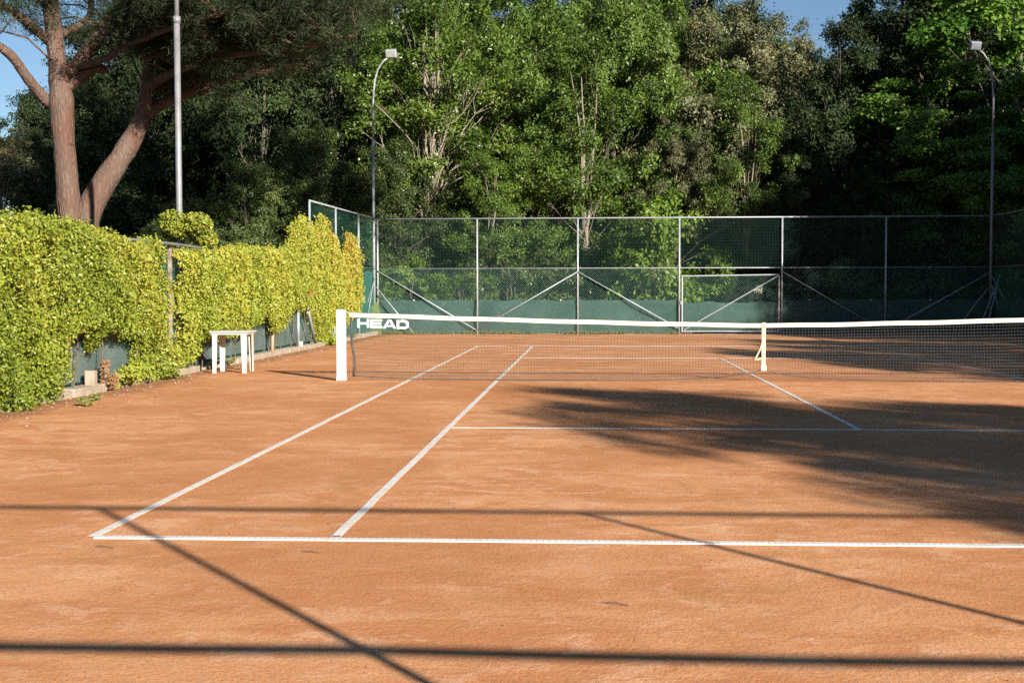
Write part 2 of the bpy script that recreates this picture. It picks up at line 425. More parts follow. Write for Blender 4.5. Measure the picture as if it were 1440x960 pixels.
FY = 20.05; FH = 3.66; FM = 2.10
PX = [-9.44 + 3.2 * i for i in range(7)]
ff = thing('court_fence', 'tall steel framed fence with green windscreen across the far end of the court', 'fence', (PX[0], FY, 0))
def P_(o): o.location = (-PX[0], -FY, 0); return o
for i, x in enumerate(PX):
    P_(pipe((x, FY - .03, 0), (x, FY - .03, FH), .030).build('post', M['galv'], ff, smooth=True))
P_(pipe((PX[0], FY - .03, FH + .02), (PX[6], FY - .03, FH + .02), .026).build('top_rail', M['galv'], ff, smooth=True))
P_(pipe((PX[0], FY + .0, FM), (PX[6], FY + .0, FM), .017).build('mid_rail', M['galv'], ff, smooth=True))
for a, b in (((PX[0], 2.03), (PX[1] - .03, .14)), ((PX[2], 1.99), (PX[1] + .03, .16)), ((PX[2], 1.99), (PX[3] - .03, .20)), ((PX[4], 1.98), (PX[5] - .03, .12)), ((PX[6], 1.95), (PX[5] + .03, .14))):
    P_(pipe((a[0], FY - .075, a[1]), (b[0], FY - .075, b[1]), .019).build('brace', M['galv'], ff, smooth=True))
GX0, GX1 = PX[3] + .09, PX[4] - .09
for s, e in ((0, 3), (4, 6)):
    P_(chain_link('chain_link', (PX[s], FY), (PX[e], FY), .02, FM, M['wirelight'], ff))
    P_(cloth('windscreen', (PX[s] + .03, FY + .05), (PX[e] - .03, FY + .05), .03, 1.12, M['cloth'], ff, seed=s + 1))
P_(square_net('upper_netting', (PX[0], FY + .02), (PX[6], FY + .02), FM, FH, M['netting'], ff))
for px_ in (-8.3, 1.0 - 4.6, 4.2, 6.1, 7.9):
    P_(MB().tube([(px_, FY - .012, 1.09), (px_ + .05, FY - .016, 1.085)], .018, 6).build('cloth_clip', M['white'], ff))
gt = MB()
zt = 1.84
for a, b in (((GX0, .09), (GX0, zt)), ((GX1, .09), (GX1, zt + .04)), ((GX0, zt), (GX1, zt + .04)), ((GX0, .10), (GX1, .10))):
    gt.tube([(a[0], FY - .04, a[1]), (b[0], FY - .04, b[1])], .024, 8)
gt = P_(gt.build('gate', M['galv'], ff)); gt['label'] = 'low steel framed gate with windscreen below a dark gap'
def sub(o): o.parent = gt; return o
sub(pipe((GX0 + .05, FY - .07, .14), (GX1 - .04, FY - .07, zt), .018).build('brace', M['galv']))
sub(chain_link('chain_link', (GX0, FY - .02), (GX1, FY - .02), .12, zt, M['wirelight'], None))
sub(cloth('windscreen', (GX0 + .03, FY + .03), (GX1 - .03, FY + .03), .12, 1.05, M['cloth'], None, seed=12, sag=.05, wave=.03))
sub(MB().box(GX0 - .07, GX0 - .01, FY - .09, FY - .05, .95, 1.07).build('latch', M['galvdark']))

# tall return of the fence on the left
lf = thing('court_fence', 'short tall fence section with grey posts at the far left corner, overgrown by yellow climber', 'fence', (-9.75, 11.95, 0))
def PL(o): o.location = (9.75, -11.95, 0); return o
LP = [(-9.76, 11.95), (-9.66, 14.65), (-9.55, 17.4)]
for (x, y) in LP: PL(pipe((x, y, 0), (x, y, FH), .030).build('post', M['galv'], lf, smooth=True))
PL(pipe((-9.76, 11.93, FH + .02), (-9.46, FY - .05, FH + .02), .026).build('top_rail', M['galv'], lf, smooth=True))
PL(pipe((-9.78, 11.95, FM), (-9.49, FY - .05, FM), .017).build('mid_rail', M['galv'], lf, smooth=True))
PL(square_net('upper_netting', (-9.80, 11.95), (-9.50, FY - .06), FM, FH, M['wiregreen'], lf, pitch=.085, r=.0016))
PL(chain_link('chain_link', (-9.80, 11.95), (-9.50, FY - .06), .05, FM, M['wiregreen'], lf, pitch=.08))
PL(cloth('windscreen', (-9.84, 11.95), (-9.56, FY - .06), .10, 2.02, painted('teal_cloth', (.012, .085, .068), (.022, .11, .09), .8, 1.6), lf, seed=5))

# low fence carrying the hedge
wf = thing('low_fence', 'low fence of weathered posts and grey green cloth behind the climbing hedge', 'fence', (-9.6, 2.0, 0))
def PW(o): o.location = (9.6, -2.0, 0); return o
XF = -9.66
for y in (-7.6, -5.2, -2.6, .0, 4.7, 7.14, 9.5):
    PW(pipe((XF, y, 0), (XF, y, 2.12), .028).build('post', M['galvdark'], wf, smooth=True))
PW(MB().tube([(XF + .04, -8, 2.05), (XF + .10, -1.6, 2.08), (XF + .20, -.9, 2.155), (XF + .20, 1.1, 2.16), (XF + .20, 3.9, 2.12), (XF + .05, 4.6, 2.05), (XF, 11.9, 2.05)], .024, 8).build('top_rail', M['galvdark'], wf, smooth=True))
PW(chain_link('chain_link', (XF + .05, -8), (XF + .05, 11.9), .08, 2.1, M['wiregreen'], wf, r=.0014))
PW(cloth('windscreen', (XF - .02, -8), (XF - .02, 1.3), .14, 1.35, M['clothgrey'], wf, seed=21))
PW(cloth('windscreen', (XF - .02, 2.3), (XF - .02, 11.9), .14, 1.45, M['clothgrey'], wf, seed=22))
PW(MB().box(XF - .03, XF, 1.75, 2.35, .1, .75).build('dark_panel', M['rust'], wf))
# narrow rusty gate frame in the gap of the hedge
rg = thing('gate_frame', 'narrow rust brown gate frame with crossbars in the slot of the hedge', 'gate frame', (-9.5, 1.3, 0))
def PG(o): o.location = (9.5, -1.3, 0); return o
PG(MB().box(-9.57, -9.50, 1.46, 1.53, .0, 2.14).build('upright', M['rust'], rg, bevel=.006))
PG(MB().box(-9.57, -9.51, .96, 1.02, .0, 2.12).build('upright', M['rust'], rg, bevel=.006))
for z in (2.07, 1.22, .13): PG(MB().box(-9.555, -9.515, 1.022, 1.458, z, z + .045).build('crossbar', M['galvdark'], rg, bevel=.004))
PG(chain_link('chain_link', (-9.58, .7), (-9.58, 1.9), .06, 2.1, M['wiregreen'], rg, r=.003))

# fence on the right, and the one close behind the camera whose rails and posts throw the long shadows
rf = thing('court_fence', 'dark fence section in full shade at the far right corner of the court', 'fence', (9.76, FY, 0))
def PR(o): o.location = (-9.76, -FY, 0); return o
for y in (16.85, 13.65, 10.45, 7.2): PR(pipe((9.78, y, 0), (9.78, y, FH), .030).build('post', M['galv'], rf, smooth=True))
PR(pipe((9.78, 7.2, FH + .02), (9.78, FY - .05, FH + .02), .026).build('top_rail', M['galv'], rf, smooth=True))
PR(pipe((9.80, 7.2, FM), (9.80, FY - .05, FM), .017).build('mid_rail', M['galv'], rf, smooth=True))
PR(square_net('upper_netting', (9.82, 7.2), (9.82, FY - .06), FM, FH, M['netting'], rf))
PR(chain_link('chain_link', (9.82, 7.2), (9.82, FY - .06), .05, FM, M['wiregreen'], rf))
PR(cloth('windscreen', (9.88, 7.2), (9.88, FY - .06), .08, 1.12, M['cloth'], rf, seed=7))
BY = -18.72; BM = 2.26
bf = thing('court_fence', 'rail and post fence close behind the near baseline', 'fence', (0, BY, 0))
def PB(o): o.location = (0, -BY, 0); return o
for i in range(-3, 4): PB(pipe((.12 + 3.07 * i, BY, 0), (.12 + 3.07 * i, BY, FH), .026).build('post', M['galv'], bf, smooth=True))
def sagline(z, a, sg, n=24): return [(-9.09 + 18.42 * k / n, BY, z - sg * abs(math.sin(PI * (k / n * 6 + a)))) for k in range(n + 1)]
PB(MB().tube(sagline(FH, 0, .0), .029, 8).build('top_rail', M['galv'], bf, smooth=True))
PB(MB().tube(sagline(BM, 0, .02), .032, 8).build('mid_rail', M['galv'], bf, smooth=True))
PB(cloth('windscreen', (-9.0, BY - .06), (9.3, BY - .06), .05, 1.0, M['cloth'], bf, seed=31))

# ---------------------------------------------------------------- net
NP = thing('net_post', 'square white net post with its shadow stretching left over the clay', 'net post', (-6.50, 0, 0))
def netpost(t):
    MB().box(-.07, .07, -.05, .05, .0, 1.10).build('post', M['white'], t, bevel=.012)
    MB().box(-.076, .076, -.056, .056, .004, .05).build('collar', M['plastic'], t, bevel=.006)
    MB().tube([(.07, 0, 1.06), (.115, 0, 1.055)], .012, 8).build('cable_guide', M['galv'], t)
    wn = MB().box(-.105, -.07, -.03, .03, .72, .82).build('winder', M['galv'], t, bevel=.005)
    MB().tube([(-.105, 0, .77), (-.125, 0, .77), (-.125, 0, .68), (-.15, 0, .68)], .007, 6).build('crank', M['galv'], wn)
netpost(NP)
dup(NP, (6.50, 0, 0), PI, 1, 'white net post at the right end of the net', None)
XL, XR = -6.36, 6.36
def ztop(x):
    t = min(1, abs(x) / 6.36); return .885 + (.165) * (t ** 1.35)
def zbot(x):
    a = abs(x + .04)
    b = .02 + .165 * math.exp(-a / .55)
    if x < -4.6: b += .06 * ((-4.6 - x) / 1.8) ** 2
    return b
def ynet(x, t):   # t 0 top, 1 bottom: the slack lower half drifts a little
    return .05 * math.sin(x * 1.1 + .8) * t * t + .02 * math.sin(x * 3.7) * t
net = thing('tennis_net', 'long black tennis net with cream tape stretched across the clay court', 'tennis net', (0, 0, 0))
A, B = [], []
pitch = .0455
xs = np.arange(XL + .03, XR - .02, pitch); NR = 19
def npnt(x, j):
    t = j / NR; zt_ = ztop(x) - .055; zb = zbot(x)
    return (x + .006 * math.sin(x * 9 + j), ynet(x, t), zt_ + (zb - zt_) * (t + .012 * math.sin(x * 2.1 + 1) * math.sin(PI * t)))
for x in xs:
    for j in range(NR): A.append(npnt(x, j)); B.append(npnt(x, j + 1))
for j in range(1, NR):
    for a_, b_ in zip(xs[:-1], xs[1:]): A.append(npnt(a_, j)); B.append(npnt(b_, j))
wires('net_mesh', A, B, .0023, M['net'], net)
MB().tube([(x, ynet(x, 1), zbot(x)) for x in np.linspace(XL + .05, XR - .05, 160)], .007, 6).build('bottom_cord', M['ropeblack'], net, smooth=True)
tb = MB(); X_ = np.linspace(XL - .01, XR + .01, 90)
for x in X_:
    z = ztop(x) + .003 * math.sin(x * 4.3)
    for (dy, dz) in ((-.010, -.062), (-.012, -.004), (0, .003), (.012, -.004), (.010, -.062)): tb.v.append((x, dy, z + dz))
for i in range(len(X_) - 1):
    for q in range(4): tb.f.append((5 * i + q, 5 * i + q + 1, 5 * i + q + 6, 5 * i + q + 5))
tb.build('headband', M['headband'], net, smooth=True)
MB().tube([(XL - .14, 0, 1.06), (XL, 0, ztop(XL) - .01)], .004, 6).build('cable', M['galv'], net)
for sx in (-1, 1):
    MB().tube([(sx * (6.35 + .0), 0, ztop(XL) - .06), (sx * 6.335, -.01, .75), (sx * 6.33, -.015, .55), (sx * 6.29, -.02, .38), (sx * 6.285, -.02, .22), (sx * 6.31, -.01, .06)], .017, 8).build('side_cord', M['ropeblack'], net, smooth=True)
MB().box(-.065, -.005, -.020, -.014, .19, .90).build('centre_strap', M['webbing'], net)
MB().tube([(-.055, -.03, .60), (-.09, -.035, .50), (-.15, -.04, .38), (-.17, -.035, .33), (-.12, -.04, .34), (-.08, -.03, .36)], .014, 6).build('strap_tail', M['webbing'], net, smooth=True)
MB().box(-.075, .01, -.03, .0, .17, .25).build('strap_buckle', M['plastic'], net, bevel=.008)
# lettering on the net: HEAD
def lettering():
    x0, zt_, h, wd, gap = -6.245, .955, .135, .185, .018; th = .034; sk = .00
    def T(i, u, v):
        X = x0 + i * (wd + gap) + u * wd; return (X, zt_ - .006 * i - h + v * h)
    mb = MB(); Y0, Y1 = -.010, -.004
    tu, tv = th / wd, th / h
    def poly(i, pts): mb.prism([T(i, *p) for p in pts], Y0, Y1)
    def rect(i, u0, v0, u1, v1): poly(i, [(u0, v0), (u1, v0), (u1, v1), (u0, v1)])
    rect(0, 0, 0, tu * 1.1, 1); rect(0, 1 - tu * 1.1, 0, 1, 1); rect(0, tu * 1.1, .38, 1 - tu * 1.1, .62)
    rect(1, 0, 0, tu * 1.1, 1)
    rect(1, tu * 1.1, 0, 1, tv); rect(1, tu * 1.1, .40, .92, .62); rect(1, tu * 1.1, 1 - tv, 1, 1)
    poly(2, [(-.05, 0), (.17, 0), (.52, .80), (.52, 1), (.38, 1)]); poly(2, [(.52, 1), (.52, .80), (.85, 0), (1.07, 0), (.66, 1)]); rect(2, .30, .20, .72, .38)
    rect(3, .02, 0, tu * 1.1 + .02, 1)
    poly(3, [(tu * 1.1 + .02, 0), (.78, 0), (.78, tv), (tu * 1.1 + .02, tv)]); poly(3, [(tu * 1.1 + .02, 1 - tv), (.78, 1 - tv), (.78, 1), (tu * 1.1 + .02, 1)])
    poly(3, [(.78, 0), (1.02, .20), (.82, .30), (.78, tv)]); poly(3, [(.82, .30), (1.02, .20), (1.02, .80), (.82, .70)]); poly(3, [(.82, .70), (1.02, .80), (.78, 1), (.78, 1 - tv)])
    o = mb.build('lettering', M['white'], net); o['label'] = 'white capital letters HEAD on the net'
lettering()

# ---------------------------------------------------------------- table, stub post, tarp, stake
tb_ = thing('plastic_table', 'small white plastic table standing on the clay beside the hedge', 'table', (-8.74, 1.80, 0), math.radians(1.5))
MB().box(-.33, .33, -.31, .31, .688, .712).build('tabletop', M['plastic'], tb_, bevel=.008)
MB().box(-.30, .30, -.28, .28, .655, .687).build('apron', M['plastic'], tb_, bevel=.004)
for sx in (-1, 1):
    for sy in (-1, 1):
        xo, yo = sx * .285, sy * .265; t_ = .012; L_ = .085; k = .72
        m = MB(); n = len(m.v)
        # an L of two tapering flanges
        for (z, q) in ((0, k), (.654, 1)):
            Lq = L_ * q
            m.v += [(xo, yo, z), (xo - sx * Lq, yo, z), (xo - sx * Lq, yo - sy * t_, z), (xo - sx * t_, yo - sy * t_, z), (xo - sx * t_, yo - sy * Lq, z), (xo, yo - sy * Lq, z)]
        m.f += [(i, (i + 1) % 6, 6 + (i + 1) % 6, 6 + i) for i in range(6)] + [(0, 5, 4, 3, 2, 1), (6, 7, 8, 9, 10, 11)]
        m.build('leg', M['plastic'], tb_)

sp = MB().box(-9.52, -9.385, -2.50, -2.38, 0, .31).build('stub_post', M['concrete'], bevel=.012)
tag(sp, 'short pale concrete stub standing on the kerb below the hedge', 'concrete stub')
sk = MB().tube([(-9.47, 7.1, .05), (-9.46, 7.12, .5), (-9.48, 7.14, .62)], .035, 8).build('wooden_stake', painted('raw_wood', (.34, .24, .14), (.44, .33, .20), .8, 9), smooth=True)
tag(sk, 'pale wooden stake under a hanging tuft of climber', 'stake')
tp = MB()
pts = [(-9.72, .0), (-9.24, -.0), (-9.26, .5), (-9.36, 1.06), (-9.42, 1.05), (-9.58, .90), (-9.72, .80), (-9.70, .55), (-9.60, .30), (-9.64, .12)]
tp.prism([(x + .0, z) for x, z in pts], 19.58, 19.60)
tag(tp.build('tarp', M['tarp']), 'olive green tarp hung over the foot of the far left floodlight pole', 'tarp')
bp = MB().tube([(-9.42, 9.25, .1), (-9.42, 9.25, .98)], .035, 8).build('short_pipe', M['galv'], smooth=True); tag(bp, 'short upright grey pipe with a white cap below the red flower', 'pipe')
MB().tube([(-9.36, 9.25, .1), (-9.36, 9.25, .22)], .04, 8).build('white_cap', M['white'], bp)
hs = MB().tube([(-9.47, 8.4, .98), (-9.46, 8.7, .55), (-9.46, 8.8, .3), (-9.44, 9.1, .12)], .014, 6).build('hose', M['ropeblack'], smooth=True)
tag(hs, 'black hose hanging down the grey cloth left of the short pipe', 'hose')
pr = MB().tube([(-9.44, 10.3, 1.0), (-9.40, 10.9, .12)], .035, 8).build('leaning_prop', M['galvdark'], smooth=True); tag(pr, 'grey metal prop leaning against the fence right of the short pipe', 'prop')

# ---------------------------------------------------------------- floodlight poles
def flood(name_label, x, y, sgn, body, pole_m, r0, H=8.87, arm=True):
    t = thing('floodlight_pole', name_label, 'floodlight pole', (x, y, 0))
    pts = [(0, 0, 0), (0, 0, 6.18)]; m = MB(); m.tube(pts, r0, 12)
    s = 45.3 / 38.6
    up = [(0, 0, 6.18), (0, 0, 7.25), (.02 * sgn, 0, 7.65), (.07 * sgn, -.02, 8.05), (.17 * sgn, -.05, 8.37), (.35 * sgn, -.1, 8.62), (.52 * sgn, -.12, 8.74)]
    m.build('pole', pole_m, t, smooth=True)
    MB().tube([(0, 0, 6.10), (0, 0, 6.22)], r0 * 1.25, 12).build('collar', pole_m, t, smooth=True)
    MB().tube(up, [r0 * .8, r0 * .75, r0 * .7, r0 * .66, r0 * .62, r0 * .6, r0 * .55], 10).build('arm', pole_m, t, smooth=True)
    h = MB().box(-.17, .17, -.09, .06, -.12, .12).build('floodlight', body, t, bevel=.02)
    h.location = (.62 * sgn, -.15, 8.86); h.rotation_euler = (math.radians(28), 0, math.radians(-8 * sgn))
    fr = MB().box(-.15, .15, -.105, -.092, -.10, .10).build('glass', M['lampglass'] if body is M['lampbody'] else body, h)
    MB().tube([(-.185, 0, 0), (-.185, .02, -.16), (.185, .02, -.16), (.185, 0, 0)], .012, 6).build('bracket', pole_m, h)
    return t
f1 = flood('slim curved floodlight pole at the far left corner with a pale rectangular lamp', -9.52, 19.80, 1, M['lampbody'], M['galv'], .044)
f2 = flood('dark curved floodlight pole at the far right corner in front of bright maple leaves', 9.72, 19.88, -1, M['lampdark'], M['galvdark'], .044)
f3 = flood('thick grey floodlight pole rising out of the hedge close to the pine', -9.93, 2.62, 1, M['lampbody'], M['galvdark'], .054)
def stays(t, lst):
    for a, b in lst:
        o = MB().tube([a, b], .02, 6).build('stay', M['galv'], t, smooth=True); o.location = tuple(-v for v in t.location)
stays(f1, [((-9.46, 19.7, 1.83), (-9.80, 18.6, .15)), ((-9.52, 19.75, 1.75), (-9.62, 19.2, .6)), ((-9.44, 19.8, 1.50), (-8.25, 19.75, .04))])
stays(f2, [((9.66, 19.85, 1.48), (8.60, 19.8, .08)), ((9.75, 19.85, 1.55), (10.0, 19.3, .08)), ((9.98, 19.85, 1.85), (9.30, 19.7, .08)), ((9.72, 19.9, 1.9), (10.6, 19.7, .08)), ((9.9, 19.7, 1.7), (9.4, 19.3, .08))])

# ---------------------------------------------------------------- climbing hedge
HR = np.random.default_rng(11)
T1 = [(-8.5, 2.28), (-5.23, 2.24), (-4.15, 2.33), (-2.9, 2.3), (-2.2, 2.28), (-1.43, 2.14), (-1.0, 2.09), (-.58, 2.14), (-.11, 2.22), (.3, 2.08), (.9, 2.06), (1.9, 2.08), (2.8, 2.10), (3.6, 2.14), (4.3, 2.24), (7.56, 2.28), (8.87, 2.43), (9.23, 2.86), (10.1, 3.20), (10.6, 3.1), (11.0, 2.95), (11.6, 3.0), (12.3, 3.35), (12.75, 3.1), (13.5, 2.9), (14.13, 2.63), (14.8, 2.15), (15.3, 2.7), (15.65, 3.05), (16.3, 2.95), (16.72, 2.62), (17.0, 2.1), (17.3, 1.7)]
B1 = [(-8.5, 0), (-3.85, 0), (-3.53, .3), (-3.35, .80), (-2.96, .92), (-2.5, .86), (-2.42, .60), (-2.2, .60), (-2.1, .84), (-1.5, .80), (-.78, .72), (-.66, .5), (-.5, .0), (.44, 0), (.55, .05), (.78, .12), (1.03, .16), (1.88, .3), (2.3, .6), (4.49, .56), (5.51, .73), (6.4, .93), (6.7, .9), (6.9, .52), (7.81, .5), (8.0, .88), (9.51, 1.01), (10.62, .86), (11.16, .67), (11.6, .1), (13.37, .06), (14.53, .39), (15.6, .6), (16.87, .74), (17.3, 1.2)]
def prof(tab, y): return np.interp(y, [a for a, _ in tab], [b for _, b in tab])
def hedge(label, y0, y1, dens, lsize, tint0, cat='climbing hedge', xa=-9.56, xb=-9.20, extra=None):
    t = thing('climbing_hedge', label, cat, (-9.6, (y0 + y1) / 2, 0))
    off = np.array([-9.6, (y0 + y1) / 2, 0])
    N = int(dens * (y1 - y0))
    y = HR.uniform(y0, y1, N); tt = HR.uniform(0, 1, N)
    zb, zt = prof(B1, y), prof(T1, y)
    z = zb + (zt - zb) * tt
    # clump relief: bulging pillows whose surface is leafy, with hollows between
    def lum(y, z):
        return (.5 + .22 * np.sin(y * 2.1 + 1.3 * np.sin(z * 2.3)) + .18 * np.sin(y * 4.7 + z * 3.9) + .16 * np.sin(z * 6.3 - y * 3.1) + .12 * np.sin(y * 11.3 + 2 * np.sin(z * 9.1)))
    b = np.clip(lum(y, z), 0, 1.1)
    thick = (xb - xa) * (.25 + .65 * b) * np.minimum(1, np.sqrt(np.clip((zt - z) / .25, .05, 1))) * np.minimum(1, np.sqrt(np.clip((z - zb) / .2 + .25, .1, 1)))
    if label.startswith('tall'): thick *= .6
    # clusters: pull leaves to small sprays
    K = N // 26; cy = HR.uniform(y0, y1, K); ct = HR.uniform(0, 1.0, K)
    idx = HR.integers(0, K, N)
    yy = cy[idx] + HR.normal(0, .065, N); tz = ct[idx]
    zb2, zt2 = prof(B1, yy), prof(T1, yy)
    zz = zb2 + (zt2 - zb2) * tz + HR.normal(0, .05, N)
    use = HR.uniform(0, 1, N) < .72
    y = np.where(use, yy, y); z = np.where(use, zz, z)
    b = np.clip(lum(y, z), 0, 1.1); zb, zt = prof(B1, y), prof(T1, y)
    edge = np.sqrt(np.clip((zt - z) / .25, .03, 1)) * np.sqrt(np.clip((z - zb) / .2 + .3, .08, 1))
    thick = (xb - xa) * (.0 + 1.15 * b) * np.minimum(1, edge) * (.62 if label.startswith('tall') else 1)
    cd_ = HR.normal(0, .075, K)[idx] * use
    depth = 1 - np.abs(HR.normal(0, .20, N))
    x = xa + np.clip(thick * depth, 0, 1) + cd_ + .03
    z = np.maximum(z, .02)
    P = np.stack([x, y, z], 1)
    if extra is not None: P = np.concatenate([P, extra], 0)
    n = len(P)
    tint = np.clip(tint0(P) + HR.normal(0, .10, n) + (HR.normal(0, .12, K)[HR.integers(0, K, n)]), 0, 1)
    bias = np.tile(np.array([[.8, -.35, .5]]), (n, 1))
    dv = np.zeros((n, 3)); dv[:N, 1] = (y - cy[idx]) * use * 14; dv[:N, 2] = (z - (zb2 + (zt2 - zb2) * tz)) * use * 14
    bias = bias + np.clip(dv, -1.3, 1.3)
    leaves('foliage', P - off, HR.uniform(.6, 1.35, n) * lsize, tint, M['hedge'], t, bias, .6, HR, .75, .3)
    # woody stems
    rr = random.Random(int(y0 * 10) + 200)
    yv = y0 + .2
    while yv < y1:
        hb = float(prof(T1, yv)); m = MB().tube([(xa + .02 - off[0], yv - off[1], .03), (xa + .08 - off[0], yv + rr.uniform(-.1, .1) - off[1], .6), (xa + .04 - off[0], yv + rr.uniform(-.3, .3) - off[1], 1.3), (xa + .06 - off[0], yv + rr.uniform(-.4, .4) - off[1], hb - .2)], [.013, .010, .008, .005], 5)
        m.build('stem', M['twig'], t)
        yv += rr.uniform(.5, 1.3)
    return t
hedge('wide green climbing hedge in the left foreground, reaching down to the clay', -8.5, .17, 19000, .044, lambda P: .20 + .022 * (P[:, 1] + 8) + .10 * np.sin(P[:, 1] * 1.7 + P[:, 2] * 2) + .06 * P[:, 2])
hedge('green climbing hedge behind the white table, hanging over grey cloth', 1.02, 9.0, 14000, .048, lambda P: .42 + .05 * (P[:, 2]) + .08 * np.sin(P[:, 1] * 2.1))
hedge('tall yellow and orange climber spreading up the corner fence posts', 9.0, 17.3, 11500, .052, lambda P: .50 + .10 * np.maximum(P[:, 2] - 1.3, 0) + .03 * (P[:, 1] - 12) + .06 * np.sin(P[:, 1] * 3), xa=-9.6, xb=-9.30)
def blob(center, rad, n, lsize, rng=HR, flat=1):
    d = rng.normal(size=(n, 3)); d /= np.linalg.norm(d, axis=1)[:, None]
    r = (.55 + .5 * rng.uniform(0, 1, n)) [:, None]
    return np.array(center) + d * r * np.array(rad)
def shrub(name, label, cat, center, rad, n, lsize, tint, mat, stem=True):
    t = thing(name, label, cat, (center[0], center[1], 0)); off = np.array([center[0], center[1], 0])
    P = np.concatenate([blob(np.array(center) + HR.normal(0, .45, 3) * np.array(rad), np.array(rad) * HR.uniform(.4, .75), n // 7, lsize) for _ in range(7)])
    P[:, 2] = np.maximum(P[:, 2], .03)
    leaves('foliage', P - off, HR.uniform(.7, 1.3, len(P)) * lsize, np.clip(tint + HR.normal(0, .13, len(P)), 0, 1), mat, t, np.tile([[.7, -.6, .7]], (len(P), 1)), .6, HR, .9)
    if stem:
        m = MB(); top = center[2]
        for k in range(4): m.tube([(HR.normal(0, .02), HR.normal(0, .02), 0), (HR.normal(0, .05), HR.normal(0, .08), top * .6), (HR.normal(0, rad[0] * .4), HR.normal(0, rad[1] * .4), top)], [.012, .009, .005], 5)
        m.build('stems', M['twig'], t)
    return t
tk = shrub('climber', 'rounded tuft of yellow green climber wrapped round the floodlight pole', 'climber', (-9.72, 2.50, 2.44), (.36, .50, .30), 6000, .052, .5, M['hedge'], stem=False)
MB().tube([(.1, 0, .1), (.08, -.1, 1.2), (.12, .1, 2.5)], [.02, .015, .01], 6).build('stems', M['twig'], tk)
shrub('shrub', 'low yellow green bush on the kerb under the arch of the hedge', 'bush', (-9.34, -1.45, .15), (.12, .40, .16), 1100, .055, .5, M['hedge'])
shrub('shrub', 'small reddish brown bush beside the concrete stub', 'bush', (-9.36, -2.05, .17), (.10, .18, .15), 420, .05, .5, M['brownleaf'])
shrub('shrub', 'small green plant on the kerb just left of the gate frame strand', 'plant', (-9.33, -.82, .20), (.12, .2, .2), 600, .055, .35, M['hedge'])
shrub('shrub', 'low leafy plant on the kerb behind the white net post', 'plant', (-9.30, 12.6, .16), (.16, .9, .16), 1500, .055, .3, M['hedge'])
wd_ = [(-8.72, -4.35, .05), (-9.2, .25, .06), (-9.28, 3.4, .10), (-8.95, -3.5, .03), (-9.3, 15.2, .12)]
for c, lab in zip(wd_, ['low weed tuft on the bare clay at the left edge', 'weed tuft at the foot of the hanging green strand', 'weed tuft on the kerb behind the table', 'tiny weed tuft on the earth near the kerb', 'weed tuft against the kerb beside the olive tarp']):
    shrub('weed', lab, 'weed', c, (.10, .12, .05), 140, .035, .5, M['weed'], stem=False)
fl = thing('flower', 'single orange red flower in the yellow climber', 'flower', (-9.08, 8.95, 1.33))
m = MB()
for k in range(6):
    a = k * PI / 3; n = len(m.v)
    m.v += [(0, 0, 0), (.03, .05 * math.cos(a - .4), .05 * math.sin(a - .4)), (.02, .085 * math.cos(a), .085 * math.sin(a)), (.03, .05 * math.cos(a + .4), .05 * math.sin(a + .4))]; m.f.append((n, n + 1, n + 2, n + 3))
m.build('petals', M['petal'], fl)
MB().tube([(0, 0, 0), (-.1, .0, -.1)], .006, 5).build('stem', M['twig'], fl)

# grass fringe at the foot of the far fence
gr = np.random.default_rng(2); N = 3000
P = np.stack([gr.uniform(-9.3, .2, N), 20.0 + gr.uniform(.0, .12, N), gr.uniform(.03, .10, N)], 1); P = P[gr.uniform(0, 1, N) < .25 + .75 * (np.sin(P[:, 0] * 1.9) > -.2)]
o = leaves('grass', P, gr.uniform(.05, .11, len(P)), gr.uniform(0, .8, len(P)), M['weed'], None, np.tile([[0, -1., .3]], (len(P), 1)), .18, gr, .4, -1.5)
tag(o, 'short grass growing along the foot of the far windscreen', 'grass', kind='stuff')

